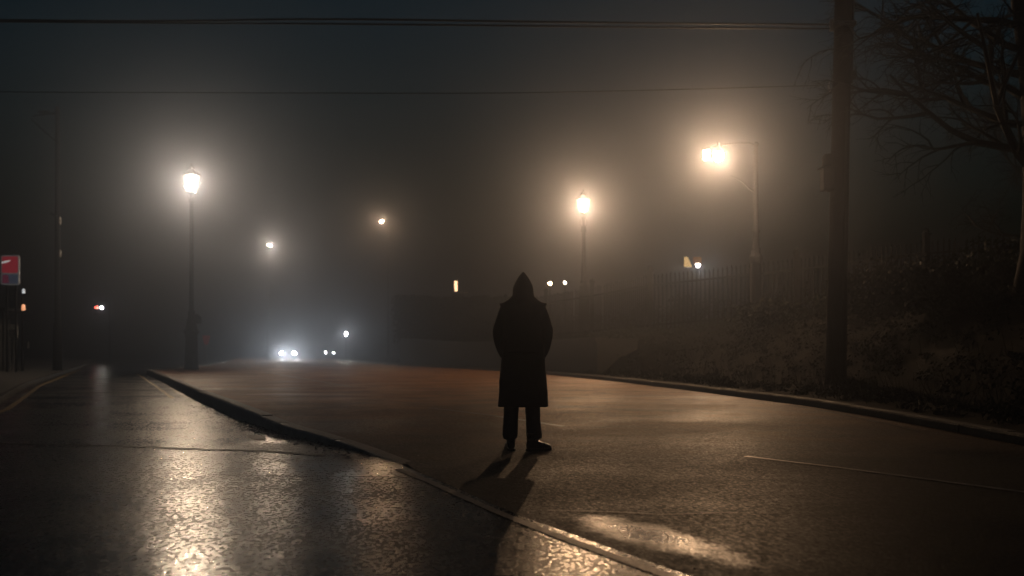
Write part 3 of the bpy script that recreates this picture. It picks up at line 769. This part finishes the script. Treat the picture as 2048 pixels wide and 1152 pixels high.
# tall hedge above the wall, its end standing over the far road
r = empty('hedge', (-5.2, 62, 1.5)); tag(r, 'tall dark hedge above the retaining wall, its square end over the far road', 'hedge')
mb = MB(); rnd = random.Random(6)
for i in range(27000):
    y = rnd.uniform(54, 66.2); x = -7.4 + (66.2 - y) * .60 + rnd.uniform(-.7, .7)
    top = 3.15 - .022 * (66.2 - y) * 3 + .22 * mnoise.noise(Vector((y * .8, x, 0))); z = top * rnd.random() ** .7 + .05
    u = Vector((rnd.gauss(0, 1), rnd.gauss(0, 1), rnd.gauss(0, 1))).normalized(); v = u.orthogonal().normalized(); w = u.cross(v); q = rnd.uniform(.05, .12)
    c_ = Vector((x + 5.2, y - 62, z)); mb.quad([c_ + v * q, c_ + w * q * .5, c_ - v * q, c_ - w * q * .5])
mb.build('foliage', M_leaf, r, recalc=False)
mb = MB()
for k in range(14):
    y = 54.5 + k * .8; x = -7.4 + (66.2 - y) * .60; mb.tube([(x + 5.2, y - 62, -.2), (x + 5.25, y - 62, 2.2)], [.06, .03], 6)
mb.build('stems', M_bark, r)

# ------------------------------------------------------------------ cars with lit headlights
def car(px, d, ground, rz, I, label, dip=1.0):
    x = (px - 1024) / FPX * d
    r = empty('car', (x, d, ground), rz); tag(r, label, 'car', 'cars coming down the far road')
    W = .86
    side = [(-2.1, .32), (-2.15, .62), (-1.95, .78), (-.95, .92), (-.35, 1.38), (.95, 1.42), (1.75, 1.0), (2.15, .92), (2.2, .45), (2.1, .3)]
    mb = MB(); rows = []
    for u, wz in ((-1, .92), (-.8, 1), (.8, 1), (1, .92)):
        rows.append([mb.b.verts.new((u * W * (1 if z < .95 else .86), yy * wz, z * (1 if abs(u) < .9 else .985))) for yy, z in side])
    n = len(side)
    for a, b in zip(rows, rows[1:]):
        for i in range(n): j = (i + 1) % n; mb.b.faces.new((a[i], a[j], b[j], b[i]))
    mb.b.faces.new(rows[0]); mb.b.faces.new(rows[-1][::-1]); mb.build('body', M_carp, r, bevel=.04)
    mb = MB(); mb.quad([(-.66, -.97, .93), (.66, -.97, .93), (.60, -.44, 1.34), (-.60, -.44, 1.34)])
    for v in mb.b.verts: v.co += Vector((0, -.02, .02))
    mb.build('windscreen', M_glassd, r)
    mb = MB(); mb.box((0, -2.13, .5), (1.0, .05, .16)); mb.build('grille', M_black, r)
    for sx in (-1, 1):
        for yy in (-1.35, 1.35):
            w = empty('wheel', (0, 0, 0)); w.parent = r
            R = Matrix.Rotation(PI / 2, 3, 'Y')
            mb = MB(); mb.lathe([(.24, -.1), (.31, -.1), (.33, -.06), (.33, .06), (.31, .1), (.24, .1)], (sx * .78, yy, .33), 20, M=R); mb.build('tyre', M_black, w, True)
            mb = MB(); mb.lathe([(.23, -.105), (.23, .105)], (sx * .78, yy, .33), 12, M=R); mb.build('rim', M_steel, w)
        hr = .11
        mb = MB(); mb.lathe([(hr, 0), (hr * .8, .03), (hr * .3, .05)], (sx * .62, -2.12, .66), 14, M=Matrix.Rotation(PI / 2, 3, 'X'))
        mb.build('headlight', glow('lit_headlight', COOL, I / (PI * hr * hr)), r, True)
    return r
car(561, 96, .17, .55, HEAD_I, 'nearer oncoming car with two bright white headlights')
car(640, 128, .17, .8, HEAD_I * .12, 'farther car with faint headlights, right of the bright pair')

# ------------------------------------------------------------------ the person
PX = at(1046, 905, 10.3).x; PY = 10.3; PZ = H(10.3) + .002
per = empty('person', (PX, PY, PZ)); tag(per, 'person seen from behind in long dark hooded coat, hands in pockets, on the road', 'person')
S = 1.0

def loft(mb, rings, n=36, cap=True):
    """rings: (cx, cy, z, rx, ry, power)"""
    R = []
    for cx, cyy, z, rx, ry, pw in rings:
        ring = []
        for i in range(n):
            a = 2 * PI * i / n; c, s = math.cos(a), math.sin(a)
            ring.append(mb.b.verts.new((cx + rx * math.copysign(abs(c) ** pw, c), cyy + ry * math.copysign(abs(s) ** pw, s), z)))
        R.append(ring)
    for a, b in zip(R, R[1:]):
        for i in range(n): j = (i + 1) % n; mb.b.faces.new((a[i], a[j], b[j], b[i]))
    if cap: mb.b.faces.new(R[0][::-1]); mb.b.faces.new(R[-1])
def limb(mb, pts, rad, n=18, flat=1.0):
    P = [];
    m = len(pts)
    for i in range(m - 1):      # subdivide with catmull-rom
        p0 = Vector(pts[max(i - 1, 0)]); p1 = Vector(pts[i]); p2 = Vector(pts[i + 1]); p3 = Vector(pts[min(i + 2, m - 1)])
        for k in range(4):
            t = k / 4
            q = .5 * ((2 * p1) + (-p0 + p2) * t + (2 * p0 - 5 * p1 + 4 * p2 - p3) * t * t + (-p0 + 3 * p1 - 3 * p2 + p3) * t ** 3)
            P.append((q, rad[i] + (rad[i + 1] - rad[i]) * t))
    P.append((Vector(pts[-1]), rad[-1]))
    mb.tube([p for p, _ in P], [q for _, q in P], n, ref=(0, 1, 0))

def cloth(o, voxel, smooth_it, disp, dscale, seed=0):
    m = o.modifiers.new('fuse', 'REMESH'); m.mode = 'VOXEL'; m.voxel_size = voxel; m.use_smooth_shade = True
    m = o.modifiers.new('soft', 'SMOOTH'); m.iterations = smooth_it; m.factor = .5
    t = bpy.data.textures.new('folds', 'CLOUDS'); t.noise_scale = dscale; t.noise_depth = 3
    m = o.modifiers.new('folds', 'DISPLACE'); m.texture = t; m.strength = disp; m.mid_level = .5; m.texture_coords = 'OBJECT'
    e = bpy.data.objects.get('x'); return o

# body: one continuous skinned surface (mostly hidden by the clothes), with face and hands
def skin_body():
    V = []; Ed = []; Rd = []
    def add(p, r, par=None):
        V.append(p); Rd.append(r)
        if par is not None: Ed.append((par, len(V) - 1))
        return len(V) - 1
    pel = add((0, 0, .96), .13)
    sp = add((0, 0, 1.15), .125, pel); ch = add((0, .01, 1.35), .135, sp); nk = add((0, 0, 1.50), .055, ch); hb = add((0, .015, 1.58), .06, nk)
    hm = add((0, .025, 1.65), .082, hb); ht = add((0, .015, 1.72), .075, hm)
    add((0, .105, 1.635), .014, hm)             # nose
    add((.085, .02, 1.645), .016, hm); add((-.085, .02, 1.645), .016, hm)   # ears
    for s in (-1, 1):
        sh = add((s * .165, 0, 1.43), .045, ch); el = add((s * .236, -.01, 1.19), .036, sh); wr = add((s * .205, .10, .99), .028, el)
        pm = add((s * .195, .13, .935), .033, wr)
        for k, (dx, ln) in enumerate(((-.026, .058), (-.009, .072), (.009, .068), (.024, .052))):
            a = add((s * .195 + dx, .145, .90), .009, pm); b = add((s * .19 + dx, .150, .90 - ln * .55), .008, a); add((s * .188 + dx, .142, .90 - ln), .007, b)
        t1 = add((s * .165, .15, .945), .011, pm); add((s * .150, .165, .915), .009, t1)
        hp = add((s * .095, 0, .88), .09, pel); kn = add((s * .12, .01, .50), .058, hp); an = add((s * .13, -.02, .12), .04, kn)
        add((s * .145, .08, .05), .035, an)
    me = bpy.data.meshes.new('body'); me.from_pydata(V, Ed, []); o = bpy.data.objects.new('body', me); C.objects.link(o); o.parent = per
    me.materials.append(M_skin)
    m = o.modifiers.new('skin', 'SKIN'); m.use_smooth_shade = True
    for i, sv in enumerate(me.skin_vertices[0].data): sv.radius = (Rd[i], Rd[i]); sv.use_root = (i == 0)
    m = o.modifiers.new('sub', 'SUBSURF'); m.levels = 1; m.render_levels = 1
skin_body()

# coat
mb = MB()
loft(mb, [(.0, 0, .455, .262, .185, .80), (.0, 0, .50, .258, .182, .80), (0, 0, .70, .243, .168, .82), (0, 0, .92, .228, .152, .85), (0, 0, 1.02, .220, .145, .88),
          (0, 0, 1.15, .218, .14, .88), (0, 0, 1.32, .230, .142, .85), (0, 0, 1.43, .232, .135, .82), (0, 0, 1.49, .232, .118, .80), (0, 0, 1.525, .210, .10, .85),
          (0, 0, 1.56, .150, .088, .95), (0, .005, 1.60, .112, .085, 1), (0, .01, 1.635, .095, .08, 1)])
for s in (-1, 1):
    limb(mb, [(s * .175, 0, 1.47), (s * .208, -.01, 1.38), (s * .243, -.02, 1.26), (s * .249, .0, 1.18), (s * .222, .06, 1.06), (s * .188, .095, .98)], [.058, .062, .064, .061, .056, .052])
    mb.box((s * .212, 0, 1.518), (.065, .09, .02), ry=s * .22)       # epaulette, makes the square shoulder corner
    mb.box((s * .205, .10, .985), (.07, .12, .03), ry=s * .35)        # pocket flap
coat = mb.build('coat', M_coat, per)
cloth(coat, .011, 2, .022, .13)
# half belt, seam and hem vent on the coat back
mb = MB(); mb.tube([(-.15, -.139, 1.02), (-.08, -.152, 1.018), (0, -.156, 1.017), (.08, -.152, 1.018), (.15, -.139, 1.02)], .016, 6); mb.build('half_belt', M_coat, per, True)
# hood: wraps the head, open to the front (away from camera), pointed crown
mb = MB(); rows = []
hoodp = [(1.525, .155, .115, .0, 150), (1.56, .128, .108, .0, 150), (1.60, .108, .108, .01, 148), (1.645, .108, .115, .02, 142), (1.69, .103, .118, .02, 138), (1.735, .086, .108, .015, 134),
         (1.775, .062, .088, .005, 132), (1.81, .036, .06, -.01, 135), (1.838, .013, .026, -.02, 150), (1.846, .003, .006, -.022, 160)]
n = 28
for z, rx, ry, cyy, half in hoodp:
    row = []
    for i in range(n + 1):
        a = math.radians(-90 - half + 2 * half * i / n); row.append(mb.b.verts.new((rx * math.cos(a) + .002, cyy + ry * math.sin(a), z)))
    rows.append(row)
for a, b in zip(rows, rows[1:]):
    for i in range(n): mb.b.faces.new((a[i], a[i + 1], b[i + 1], b[i]))
hood = mb.build('hood', M_coat, per, True)
m = hood.modifiers.new('thick', 'SOLIDIFY'); m.thickness = .012; m.offset = -1
m = hood.modifiers.new('sub', 'SUBSURF'); m.levels = 1; m.render_levels = 1
t = bpy.data.textures.new('hood_folds', 'CLOUDS'); t.noise_scale = .09
m = hood.modifiers.new('folds', 'DISPLACE'); m.texture = t; m.strength = .012; m.texture_coords = 'OBJECT'
# trousers
mb = MB()
limb(mb, [(-.085, 0, .95), (-.10, 0, .75), (-.118, .01, .50), (-.128, -.005, .30), (-.133, -.01, .17), (-.130, -.005, .125)], [.10, .094, .080, .077, .080, .072])
limb(mb, [(.085, 0, .95), (.09, 0, .75), (.098, .01, .50), (.105, -.005, .30), (.115, -.02, .17), (.12, -.02, .12)], [.10, .092, .078, .075, .082, .074])
tr = mb.build('trousers', M_trou, per); cloth(tr, .010, 2, .016, .07)
# boots
def boot(cx, cyy, ang):
    mb = MB()
    rings = []
    spec = [(-.085, .032, .0, .085), (-.07, .042, .0, .10), (-.03, .044, .0, .115), (.03, .043, .0, .10), (.09, .048, .0, .075), (.14, .047, .0, .062), (.175, .036, .0, .048), (.195, .018, .0, .035)]
    for yy, w, z0, z1 in spec:
        ring = [mb.b.verts.new(Vector((w * math.cos(t_), yy, (z0 + z1) / 2 + (z1 - z0) / 2 * math.sin(t_)))) for t_ in [2 * PI * i / 16 for i in range(16)]]
        rings.append(ring)
    for a, b in zip(rings, rings[1:]):
        for i in range(16): j = (i + 1) % 16; mb.b.faces.new((a[i], a[j], b[j], b[i]))
    mb.b.faces.new(rings[0][::-1]); mb.b.faces.new(rings[-1])
    mb.tube([(0, -.035, .06), (0, -.04, .12), (0, -.035, .17)], [.046, .048, .048], 16, ref=(0, 1, 0))
    bmesh.ops.transform(mb.b, matrix=Matrix.Translation((cx, cyy, .012)) @ Matrix.Rotation(ang, 4, 'Z'), verts=mb.b.verts)
    b = mb.build('boot', M_boot, per)
    m = b.modifiers.new('fuse', 'REMESH'); m.mode = 'VOXEL'; m.voxel_size = .006; m.use_smooth_shade = True
    m = b.modifiers.new('soft', 'SMOOTH'); m.iterations = 3; m.factor = .5
    mb = MB()
    out = []
    for yy, w in ((-.09, .028), (-.075, .044), (-.03, .047), (.03, .045), (.09, .052), (.14, .051), (.18, .038), (.20, .015)): out.append((w, yy))
    pts = out + [(-w, yy) for w, yy in out[::-1]]
    lo = [mb.b.verts.new((x, y, 0)) for x, y in pts]; hi = [mb.b.verts.new((x, y, .022)) for x, y in pts]; k = len(pts)
    for i in range(k): j = (i + 1) % k; mb.b.faces.new((lo[i], lo[j], hi[j], hi[i]))
    mb.b.faces.new(lo[::-1]); mb.b.faces.new(hi)
    s = mb.build('sole', M_black, b)
    s.matrix_local = Matrix.Translation((cx, cyy, 0)) @ Matrix.Rotation(ang, 4, 'Z')
boot(-.130, .02, .12)
boot(.118, -.04, -1.05)

# ------------------------------------------------------------------ haze
mb = MB(); mb.box((0, 300, 6.5), (1600, 1500, 16.0))
hz = mb.build('haze', None); tag(hz, kind='stuff')
m = bpy.data.materials.new('haze'); m.use_nodes = True; nt = m.node_tree; nt.nodes.remove(nt.nodes['Principled BSDF'])
pv = nt.nodes.new('ShaderNodeVolumePrincipled'); pv.inputs['Color'].default_value = (.104, .118, .145, 1); pv.inputs['Density'].default_value = HAZE; pv.inputs['Anisotropy'].default_value = .91
nt.links.new(pv.outputs[0], nt.nodes['Material Output'].inputs['Volume']); hz.data.materials.append(m)
